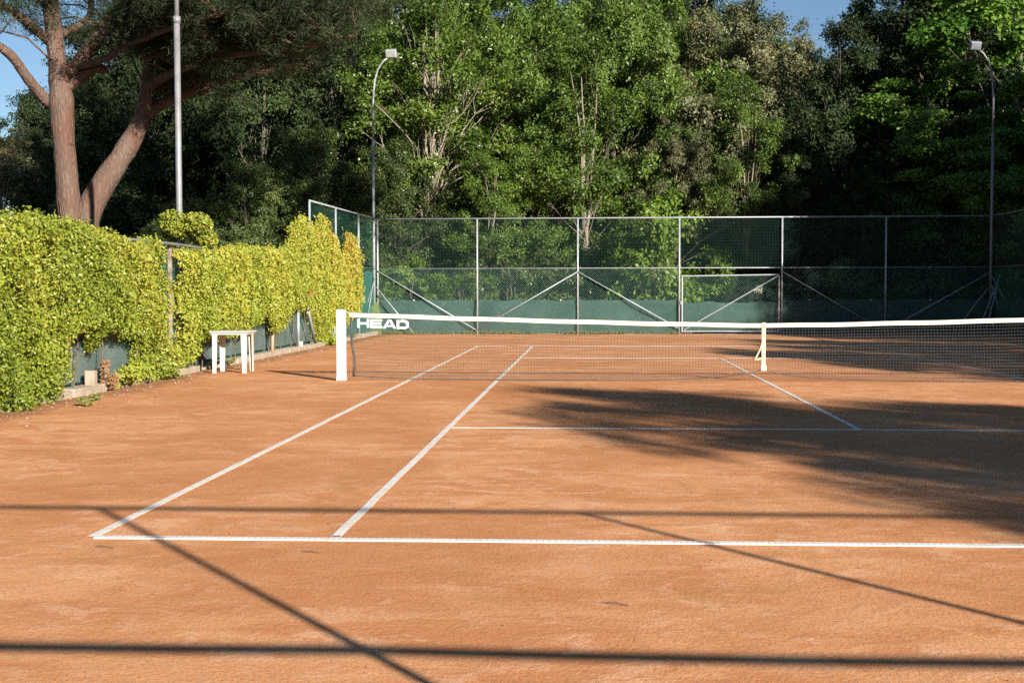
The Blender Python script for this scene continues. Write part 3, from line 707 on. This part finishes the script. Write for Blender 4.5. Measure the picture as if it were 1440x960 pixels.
# ---------------------------------------------------------------- trees
def limb_path(a, b, rr, n=5, wig=.12):
    a = Vector(a); b = Vector(b); L = (b - a).length; pts = []
    ctrl = a.lerp(b, .5) + Vector((0, 0, L * .12))
    for i in range(n + 1):
        t = i / n; p = a.lerp(ctrl, t).lerp(ctrl.lerp(b, t), t)
        if 0 < i < n: p += Vector((rr.uniform(-1, 1), rr.uniform(-1, 1), rr.uniform(-1, 1))) * wig * L * .25
        pts.append(p)
    return pts
def make_tree(name, label, cat, H, R, z0, seed, leaf_mat, bark_mat, nclump, per, lsize, clump_r, shell=.5, trunk_r=.16, top_heavy=.5, flat=.75, aspect=.5, bias_up=.5, nlimb=26, forks=1, blossoms=0, layered=False, limb_k=.26):
    t = thing(name, label, cat); rg_ = np.random.default_rng(seed); rr = random.Random(seed)
    cz = (H + z0) / 2; rz = (H - z0) / 2
    cl = []
    while len(cl) < nclump:
        d = rg_.normal(size=3); d /= np.linalg.norm(d)
        q = d * (shell + (1 - shell) * rg_.uniform() ** .6)
        zz = cz + q[2] * rz
        wdt = 1 - .35 * max(0, (zz - cz) / rz) * (1 - top_heavy)
        lob = 1 + .18 * math.sin(3 * math.atan2(q[1], q[0]) + seed) + rg_.normal() * .10
        if layered: zz = round(zz / 1.1) * 1.1 + rg_.normal() * .12
        cl.append((q[0] * R * wdt * lob, q[1] * R * wdt * lob, zz + rg_.normal() * .2))
    cl = np.array(cl); cl[:, 2] = np.maximum(cl[:, 2], clump_r * .4)
    crr = rg_.uniform(.55, 1.25, nclump) * clump_r; w_ = crr ** 2; cnt = (w_ / w_.sum() * per * nclump).astype(int)
    P, bi, ti = [], [], []
    for c, r_, k in zip(cl, crr, cnt):
        nsub = 7; sc_ = rg_.normal(size=(nsub, 3)); sc_ /= np.linalg.norm(sc_, axis=1)[:, None]; sc_ *= rg_.uniform(.35, 1, (nsub, 1)) * r_
        ii = rg_.integers(0, nsub, k); d = rg_.normal(size=(k, 3)); 
        off = sc_[ii] + d * r_ * .24
        off[:, 2] *= flat
        P.append(c + off)
        out = np.array([c[0], c[1], (c[2] - cz) * .8]); out = out / (np.linalg.norm(out) + .01)
        o_ = off / (np.linalg.norm(off, axis=1)[:, None] + .01)
        bi.append(o_ * .8 + out * .5 + np.array([0, 0, bias_up])); ti.append(np.full(k, np.clip(rg_.normal(.5, .17), 0, 1)))
    P = np.concatenate(P); bi = np.concatenate(bi); ti = np.concatenate(ti)
    P[:, 2] = np.maximum(P[:, 2], .05)
    ti = np.clip(ti + rg_.normal(0, .16, len(ti)), 0, 1)
    leaves('crown', P, rg_.uniform(.6, 1.4, len(P)) * lsize, ti, leaf_mat, t, bi, aspect, rg_, .8, .3)
    m = MB(); stems = []
    for f in range(forks):
        lean = Vector((rr.uniform(-.25, .25), rr.uniform(-.25, .25), 0)) * (R if forks > 1 else R * .3)
        pts = [Vector((.1 * f, 0, -.1))]; zt_ = H * .86; n = 8
        for i in range(1, n + 1):
            q = i / n; pts.append(Vector((lean.x * q * q + rr.uniform(-.08, .08), lean.y * q * q + rr.uniform(-.08, .08), zt_ * q)))
        tr = trunk_r * (1 if f == 0 else .75); m.tube(pts, [tr * (1.25 - q * 1.1 / n) if q else tr * 1.5 for q in range(n + 1)], 9); stems.append((pts, tr))
    order = rg_.permutation(nclump)[:nlimb]
    for k in order:
        c = cl[k]; pts, tr = stems[k % len(stems)]
        zb = max(.5, min(H * .8, c[2] * .62)); q = zb / (H * .86) * 8; i = min(7, int(q)); st = pts[i].lerp(pts[i + 1], q - i)
        rb = tr * (1.2 - q * .13) * limb_k
        lp = limb_path(st, c, rr, 6, .18); m.tube(lp, [rb * (1 - .8 * j / 6) for j in range(7)], 6, cap=False)
        for s_ in range(2):
            j = rr.randint(2, 4); e = Vector(c) + Vector((rr.uniform(-1, 1), rr.uniform(-1, 1), rr.uniform(-.3, 1))) * clump_r * 1.5
            m.tube(limb_path(lp[j], e, rr, 4, .2), [rb * .4, rb * .3, rb * .22, rb * .15, rb * .08], 5, cap=False)
    m.build('trunk', bark_mat, t, smooth=True)
    if blossoms:
        Q = P[rg_.integers(0, len(P), blossoms)] + rg_.normal(0, .05, (blossoms, 3)); Q[:, 2] -= .1
        leaves('blossom', np.repeat(Q, 6, 0) + rg_.normal(0, .04, (blossoms * 6, 3)), .06, np.zeros(blossoms * 6), M['blossom'], t, None, .7, rg_, 1)
    return t

PROTO = {}
def proto(key, **kw): PROTO[key] = (kw, [None])
proto('oakA', name='evergreen_oak', cat='tree', H=10, R=3.0, z0=.3, seed=1, leaf_mat=M['oak'], bark_mat=M['bark'], nclump=95, per=850, lsize=.11, clump_r=.75, shell=.55)
proto('oakB', name='evergreen_oak', cat='tree', H=10, R=3.3, z0=1.0, seed=2, leaf_mat=M['mid'], bark_mat=M['bark'], nclump=85, per=850, lsize=.115, clump_r=.75, shell=.5, nlimb=20)
proto('grey', name='olive_grey_oak', cat='tree', H=10, R=3.0, z0=.8, seed=3, leaf_mat=M['greyleaf'], bark_mat=M['palebark'], nclump=110, per=700, lsize=.095, clump_r=.62, shell=.6, nlimb=22)
proto('dark', name='dark_evergreen', cat='tree', H=10, R=3.2, z0=.2, seed=4, leaf_mat=M['darkleaf'], bark_mat=M['bark'], nclump=90, per=800, lsize=.12, clump_r=.8, shell=.5)
proto('robinia', name='robinia', cat='tree', H=10, R=2.5, z0=3.6, seed=5, leaf_mat=M['bright'], bark_mat=M['palebark'], nclump=46, per=620, lsize=.10, clump_r=.62, shell=.35, trunk_r=.14, nlimb=34, forks=3, blossoms=110, limb_k=.36, bias_up=.8)
proto('thin', name='young_tree', cat='tree', H=10, R=2.2, z0=2.2, seed=6, leaf_mat=M['mid'], bark_mat=M['palebark'], nclump=50, per=650, lsize=.10, clump_r=.6, shell=.35, trunk_r=.09, nlimb=22, forks=3)
proto('maple', name='maple_tree', cat='tree', H=10, R=3.4, z0=.6, seed=7, leaf_mat=M['maple'], bark_mat=M['bark'], nclump=105, per=850, lsize=.12, clump_r=.8, shell=.6, flat=.5, aspect=.85, bias_up=1.0, layered=True)
proto('bush', name='shrub', cat='shrub', H=3, R=1.6, z0=.0, seed=8, leaf_mat=M['bright'], bark_mat=M['bark'], nclump=34, per=330, lsize=.11, clump_r=.45, shell=.4, trunk_r=.05, nlimb=14, forks=3)
proto('bushdark', name='shrub', cat='shrub', H=3, R=1.8, z0=.0, seed=9, leaf_mat=M['oak'], bark_mat=M['bark'], nclump=34, per=330, lsize=.11, clump_r=.5, shell=.4, trunk_r=.05, nlimb=14, forks=3)
def tree(key, x, y, H, rz, label, wide=1.0, group=None):
    kw, first = PROTO[key]; s = H / kw['H']
    loc = (x, y, 0)
    if first[0] is None:
        k2 = dict(kw); k2['label'] = label; t = make_tree(**k2); first[0] = t
        t.location = loc; t.rotation_euler = (0, 0, rz); t.scale = (s * wide, s * wide, s)
        if group: t['group'] = group
        return t
    t = dup(first[0], loc, rz, (s * wide, s * wide, s), label, group)
    if not group and 'group' in t: del t['group']
    return t
TREES = [
    ('grey', 5, 24, 7.4, 1.15, 'grey green leafy tree standing at the left edge below the open sky'),
    ('dark', 58, 28, 9.0, .8, 'dark tree against the blue sky just left of the pine trunk'),
    ('dark', 150, 23, 8.6, 1.0, 'dark evergreen right behind the twin pine trunks'),
    ('dark', 250, 27, 10.5, 1.0, 'dark evergreen behind the thick grey floodlight pole'),
    ('oakA', 350, 17, 5.4, .95, 'round bushy evergreen oak behind the hedge right of the thick pole'),
    ('oakA', 265, 16, 4.2, 1.0, 'lower evergreen bush rising over the hedge top behind the climber tuft'),
    ('dark', 370, 26, 11.5, .9, 'tall dark evergreen under the long pine boughs'),
    ('oakA', 440, 22.5, 7.2, .9, 'evergreen oak behind the corner of the fence, left of the slim pole'),
    ('dark', 470, 29, 13.0, .8, 'tall dark tree behind the head of the slim curved pole'),
    ('oakA', 555, 24, 6.9, .85, 'evergreen oak directly right of the slim curved pole'),
    ('robinia', 605, 25.2, 12.8, 1.0, 'light green robinia with forked pale trunk and white blossom'),
    ('oakB', 655, 31, 14.5, .85, 'tall mid green tree above the robinia reaching the top edge'),
    ('thin', 690, 23, 6.2, 1.1, 'bright bushy young tree right of the robinia trunk'),
    ('oakB', 745, 25, 7.6, .8, 'mid green leafy tree above the third fence bay'),
    ('thin', 825, 24.2, 10.5, 1.0, 'thin pale stemmed tree leaning left in the middle of the wood'),
    ('oakB', 760, 30, 13.2, .7, 'tall green tree in the middle with dry twigs on top'),
    ('oakB', 865, 28, 12.6, .75, 'tall bright green tree left of the grey green oaks'),
    ('oakB', 925, 32, 15.0, .8, 'high green tree touching the top edge left of the grey oaks'),
    ('grey', 950, 25.5, 7.6, .75, 'lower grey green oak above the bright bush and gate'),
    ('grey', 1010, 30, 13.2, .9, 'tall grey green oak with sunlit rounded crown'),
    ('thin', 1050, 23.6, 8.8, .8, 'small bright robinia in front of the tall grey green oak'),
    ('grey', 1105, 31, 12.2, .8, 'grey green oak beside the patch of open sky'),
    ('dark', 1185, 27, 10.9, .8, 'dark evergreen between the grey oaks and the maples'),
    ('dark', 1120, 24, 6.4, .9, 'low dark evergreen in shade above the right end of the gate'),
    ('dark', 1285, 30, 14.2, .85, 'tall dark tree behind the first maple, up to the top edge'),
    ('maple', 1300, 25.0, 9.4, 1.0, 'bright green maple with sunlit top left of the dark curved pole'),
    ('maple', 1420, 26.5, 13.2, 1.0, 'tall bright green maple behind the head of the dark curved pole'),
    ('maple', 1465, 22.5, 8.4, 1.0, 'maple in shade at the right edge'),
    ('dark', 1210, 23, 5.2, .9, 'low dark evergreen in deep shade left of the maples'),
    ('dark', 1370, 32, 15.0, .9, 'tall dark evergreen in the gap behind both maples'),
    ('bush', 925, 22.4, 4.4, .85, 'bright green bush showing above the top rail left of the gate'),
    ('bush', 575, 22.0, 2.4, 1.0, 'bright green shrub behind the chain link in the first bay'),
    ('bush', 648, 21.9, 2.2, 1.0, 'bright green shrub behind the chain link beside the second post'),
    ('bushdark', 720, 22.3, 2.9, 1.0, 'dull green shrub behind the chain link in the second bay'),
    ('bushdark', 800, 23, 2.6, 1.0, 'dull green shrub behind the chain link in the third bay'),
    ('bushdark', 500, 22.6, 3.2, 1.0, 'dull green shrub behind the corner posts'),
    ('bush', 1010, 23, 2.6, 1.0, 'green shrub in the shade behind the gate'),
    ('bushdark', 1180, 22.4, 2.6, 1.0, 'dull green shrub in shade behind the fifth bay'),
    ('bushdark', 1320, 22.4, 2.8, 1.0, 'dull green shrub in shade behind the last bay'),
]
rr0 = random.Random(77)
for key, px, Y, H, wide, lab in TREES:
    tree(key, gx(px, Y), Y, H, rr0.uniform(0, 2 * PI), lab, wide)
BACK = [(95, 36, 9.5), (190, 37, 14), (300, 35, 15.5), (400, 36, 16), (500, 37, 16.5), (590, 36, 15.4), (690, 38, 15.6), (790, 36, 15.0), (880, 38, 16.5), (980, 38, 15.5), (1080, 38, 13.4), (1170, 36, 12.2), (1305, 37, 16.6), (1350, 38, 17), (1450, 36, 17)]
BL = ['tree deep in the wood seen between the pine trunks', 'tree deep in the wood right of the leaning pine trunk', 'tall tree behind the dark evergreens near the thick pole', 'tall tree far behind the pine boughs', 'tall tree deep behind the top of the slim curved pole',
      'tall tree far behind the robinia crown', 'high tree deep in the wood right above the robinia', 'high tree deep in the wood behind the thin pale stems', 'high tree deep in the wood left of the grey oak crowns', 'high tree deep behind the sunlit grey oak',
      'tree top just left of the open sky patch', 'tree top just under the open sky patch', 'high tree right of the open sky patch', 'high tree deep behind the gap between the maples', 'high tree deep behind the rightmost maple']
for i, (px, Y, H) in enumerate(BACK):
    tree('dark' if px < 550 else ('dark', 'oakB', 'oakA')[i % 3], gx(px, Y), Y, H, rr0.uniform(0, 6), BL[i], .8, 'trees deep in the wood')
RL = ['rearmost dark tree behind the left pine trunk', 'rearmost dark tree behind the thick grey pole', 'rearmost dark tree behind the middle of the pine boughs', 'rearmost dark tree behind the end of the pine boughs', 'rearmost dark tree right of the slim curved pole',
      'rearmost dark tree above the forked robinia', 'rearmost dark tree under the small sky gap at the top edge', 'rearmost dark tree above the thin pale stems', 'rearmost dark tree left of the tall grey oak', 'rearmost dark tree right behind the tall grey oak',
      'rearmost dark tree under the left end of the open sky', 'rearmost dark tree under the right end of the open sky', 'rearmost dark tree above the sunlit left maple', 'rearmost dark tree behind the lamp of the dark curved pole', 'rearmost dark tree in the top right corner',
      'short dark tree filling the gap right of the thick pole', 'short dark tree low behind the slim curved pole', 'short dark tree low behind the third fence post', 'short dark tree low behind the gate', 'short dark tree low behind the fifth fence bay', 'short dark tree low behind the left maple']
for i, (px, Y, H) in enumerate([(140, 44, 15), (250, 44, 16), (350, 44, 17), (450, 44, 17), (550, 44, 17), (650, 45, 17), (740, 45, 17), (840, 45, 17), (930, 45, 17), (1030, 45, 15.5), (1120, 44, 12.9), (1220, 44, 12.9), (1335, 44, 18), (1400, 44, 18), (1490, 44, 18), (210, 30, 8), (480, 33, 9), (720, 33, 8), (1000, 34, 8), (1160, 33, 8), (1300, 35, 8)]):
    tree('dark', gx(px, Y), Y, H, rr0.uniform(0, 6), RL[i], .95, 'trees deep in the wood')

# trees outside the picture whose shade falls into it (right of the court and behind it)
OFF = [('dark', 16.2, -27, 11.6, 1.15), ('dark', 15.5, -27.8, 9.6, 1.25), ('oakB', 18.7, -27, 11.6, .58), ('dark', 19.3, -28.2, 11.3, .62), ('dark', 17.4, -27.6, 10.6, .9), ('oakA', 19.0, -14.5, 11.6, .8), ('dark', 17.2, -7.8, 9.4, .8), ('dark', 21.5, -10, 12, .85), ('oakA', 26.5, -6, 15, .9), ('dark', 13.6, 12.2, 10, .8), ('dark', 23, 8, 15, .9), ('dark', 19.5, 18.5, 13, .8), ('oakB', 15.1, -8.8, 9.2, .85), ('oakA', 18.6, -5.0, 9.6, 1.05), ('dark', 15.7, 9.6, 13.5, .85), ('oakA', 20.5, 3.0, 15, .9), ('dark', 17.0, 15.0, 13.5, .85), ('oakA', 21.5, 11, 15, 1.0), ('dark', 26, -1, 15, 1.0)]
for key, x, y, H, wide in OFF:
    tree(key, x, y, H, rr0.uniform(0, 6), 'tree beyond the right side of the court throwing long shade on the clay', wide, 'trees right of the court')

# ---------------------------------------------------------------- the pine
def pine():
    t = thing('pine_tree', 'big red barked umbrella pine with twin trunks behind the left hedge', 'pine', (-14.0, 7, 0))
    off = Vector((-14.0, 7, 0)); rr = random.Random(3); rg_ = np.random.default_rng(33)
    m = MB()
    def path(pts, sub=4):
        P = [Vector(at(px, py, 7 + dy)) - off for px, py, dy, r in pts]; R_ = [r * 25.7 / FPX * .92 for *_, r in pts]
        out, rad = [], []
        for i in range(len(P) - 1):
            p0, p1, p2, p3 = P[max(0, i - 1)], P[i], P[i + 1], P[min(len(P) - 1, i + 2)]
            for k in range(sub):
                q = k / sub
                out.append(.5 * ((2 * p1) + (p2 - p0) * q + (2 * p0 - 5 * p1 + 4 * p2 - p3) * q * q + (3 * p1 - p0 - 3 * p2 + p3) * q ** 3)); rad.append((R_[i] + (R_[i + 1] - R_[i]) * q) * rr.uniform(.94, 1.07))
        out.append(P[-1]); rad.append(R_[-1]); return out, rad
    paths = [
        [(112, 480, .0, 26), (104, 400, 0, 21), (98, 310, 0, 18), (94, 250, 0, 16.5), (89, 190, 0, 16.5), (86, 138, 0, 18.5), (81, 90, .1, 14), (76, 45, .2, 13), (70, 0, .4, 12), (64, -70, .6, 10), (66, -180, .9, 7)],
        [(112, 480, .1, 26), (116, 400, .2, 23), (121, 310, .3, 20), (146, 258, .5, 18), (176, 212, .7, 16.5), (197, 172, .9, 13), (205, 130, 1.0, 9.5), (209, 95, 1.1, 8), (206, 85, 1.1, 7)],
        [(70, 148, 0, 9), (40, 112, -.5, 8), (17, 80, -.9, 7), (-12, 58, -1.3, 6), (-60, 20, -1.9, 5)],
        [(90, 125, 0, 9), (112, 112, .2, 8), (128, 98, .3, 7), (143, 97, .4, 7.5), (150, 98, .45, 5)],
        [(84, 108, .1, 10), (104, 96, .2, 11.5), (128, 66, .4, 11), (148, 35, .6, 10), (166, 5, .8, 9), (190, -50, 1.2, 7), (230, -110, 2, 5)],
        [(72, 60, .2, 8), (45, 38, -.3, 7.5), (15, 14, -.9, 6.5), (-25, -8, -1.6, 5), (-80, -60, -2.4, 4)],
        [(88, 48, .2, 7), (112, 36, .6, 6), (127, 20, .8, 5.2), (127, -10, 1.0, 4.5), (118, -60, 1.4, 3.5)],
        [(207, 88, 1.1, 6), (192, 66, .8, 5), (183, 45, .6, 4.6), (186, 12, .5, 4.2), (176, -30, .4, 3.5)],
        [(208, 92, 1.1, 6), (218, 78, .9, 5), (240, 72, .5, 4.6), (270, 68, .1, 4.2), (330, 52, -.9, 3.6), (400, 56, -1.8, 3)],
        [(196, 170, .9, 11), (212, 155, 1.2, 10.5), (238, 141, 1.6, 9), (270, 128, 2.1, 7), (320, 112, 2.9, 5.5), (380, 100, 3.7, 4), (440, 96, 4.5, 3)],
        [(206, 124, 1.0, 8), (228, 110, .6, 7), (258, 96, .0, 6), (300, 82, -.9, 5), (360, 74, -1.9, 4.2), (420, 66, -2.8, 3.5), (500, 50, -3.6, 2.5)],
        [(150, 30, .6, 6), (190, 32, .9, 5), (240, 28, 1.3, 4.5), (310, 20, 2, 4), (380, 30, 3, 3), (450, 40, 4, 2.4)],
        [(108, 95, .2, 6), (150, 82, -.3, 5), (185, 62, -.9, 4.5), (240, 40, -1.6, 4), (330, 15, -2.4, 3.2), (440, 10, -3.2, 2.4)],
        [(166, 5, .8, 6), (220, -20, .4, 5), (300, -40, .1, 4.4), (370, -45, -.3, 3.6), (430, -40, -.6, 2.4)],
    ]
    ends = []
    for p in paths:
        a, b = path(p); m.tube(a, b, 12, cap=True); ends.append((a, b))
    # knots and stubs
    for i, q in ((0, .55), (1, .62), (0, .38)):
        a, b = ends[i]; k = int(len(a) * q); m.tube([a[k], a[k] + Vector((.22, -.12, .05))], [b[k] * .5, b[k] * .3], 7)
    # side twigs bearing the needle tufts
    cl = []
    def spray(a, k, n, L, up):
        for _ in range(n):
            d = Vector((rr.uniform(-1, 1), rr.uniform(-1, 1), rr.uniform(-.15, .8) + up)).normalized(); e = a[k] + d * rr.uniform(.4, 1) * L
            w_ = np.array(e + off) - CAM; dd = w_ @ FW
            if 720 + FPX * (w_ @ RT) / dd > 505: continue
            lp = limb_path(a[k], e, rr, 4, .25); m.tube(lp, [.022, .018, .014, .01, .006], 5, cap=False); cl.append((e, rr.uniform(.35, .7)))
            e2 = lp[2] + Vector((rr.uniform(-.5, .5), rr.uniform(-.5, .5), rr.uniform(0, .4))); m.tube([lp[2], e2], [.012, .006], 4, cap=False); cl.append((e2, rr.uniform(.25, .5)))
    for i, (a, b) in enumerate(ends):
        if i in (8, 9, 10, 11, 12, 13):
            for k in range(len(a) // 3, len(a)): spray(a, k, 3, 1.3, .15)
        elif i in (2, 5): 
            for k in range(int(len(a) * .75), len(a)): spray(a, k, 3, 1.0, .3)
        elif i in (4, 6, 7, 0):
            for k in range(int(len(a) * .72), len(a)): spray(a, k, 2, 1.2, .1)
    # wide unseen crown above the frame, shaped tall and rightward to shade the wood
    for _ in range(430):
        an = rr.uniform(0, 2 * PI); q = math.sqrt(rr.uniform(0, 1)); e = Vector((5.6 + 8.6 * q * math.cos(an), 1.0 + 5.5 * q * math.sin(an), 9.6 + 6.2 * (1 - q * q) * rr.uniform(.1, 1) + rr.uniform(-.3, .5)))
        cl.append((e, rr.uniform(.75, 1.2)))
    # dense overhanging mass at the upper left centre of the picture
    for _ in range(120):
        px, py = rr.uniform(190, 545), 0; py = rr.uniform(-60, 30 if px > 480 else 75) if px > 300 else rr.uniform(-60, 30)
        cl.append((Vector(at(px, py, 7 + rr.uniform(-3.5, 4.5))) - off, rr.uniform(.4, .75)))
    for _ in range(22):
        px = rr.uniform(-60, 150); cl.append((Vector(at(px, rr.uniform(-70, -5), 7 + rr.uniform(-2, 2))) - off, rr.uniform(.3, .5)))
    # boughs carrying that mass
    for k, (e, r_) in enumerate(cl[::6]):
        if e.z > 8.6:
            a, b = ends[rr.choice((0, 4))]; s = a[-1 - rr.randint(0, 3)]; w_ = 1.8
        else:
            a, b = ends[rr.choice((9, 10, 11, 12, 13))]; s = min(a, key=lambda v: (v - e).length); w_ = 1
            if (s - e).length > 2.6: continue
        m.tube(limb_path(s, e, rr, 5, .2), [.03 * w_, .026 * w_, .022 * w_, .018 * w_, .013, .008], 5, cap=False)
    P, T_ = [], []
    for e, r_ in cl:
        k = int(1150 * r_ ** 2) + 80; ns = 9; s_ = rg_.normal(size=(ns, 3)); s_ /= np.linalg.norm(s_, axis=1)[:, None]; s_ *= r_ * rg_.uniform(.3, 1, (ns, 1)); s_[:, 2] *= .6
        P.append(np.array(e) + s_[rg_.integers(0, ns, k)] + rg_.normal(0, .085, (k, 3))); T_.append(np.full(k, np.clip(rg_.normal(.45, .2), 0, 1)))
    P = np.concatenate(P); T_ = np.clip(np.concatenate(T_) + rg_.normal(0, .15, len(P)), 0, 1)
    leaves('needles', P, rg_.uniform(.10, .18, len(P)), T_, M['needle'], t, np.tile([[0, 0, .6]], (len(P), 1)), .085, rg_, 1)
    m.build('trunk', M['pinebark'], t, smooth=True)
pine()
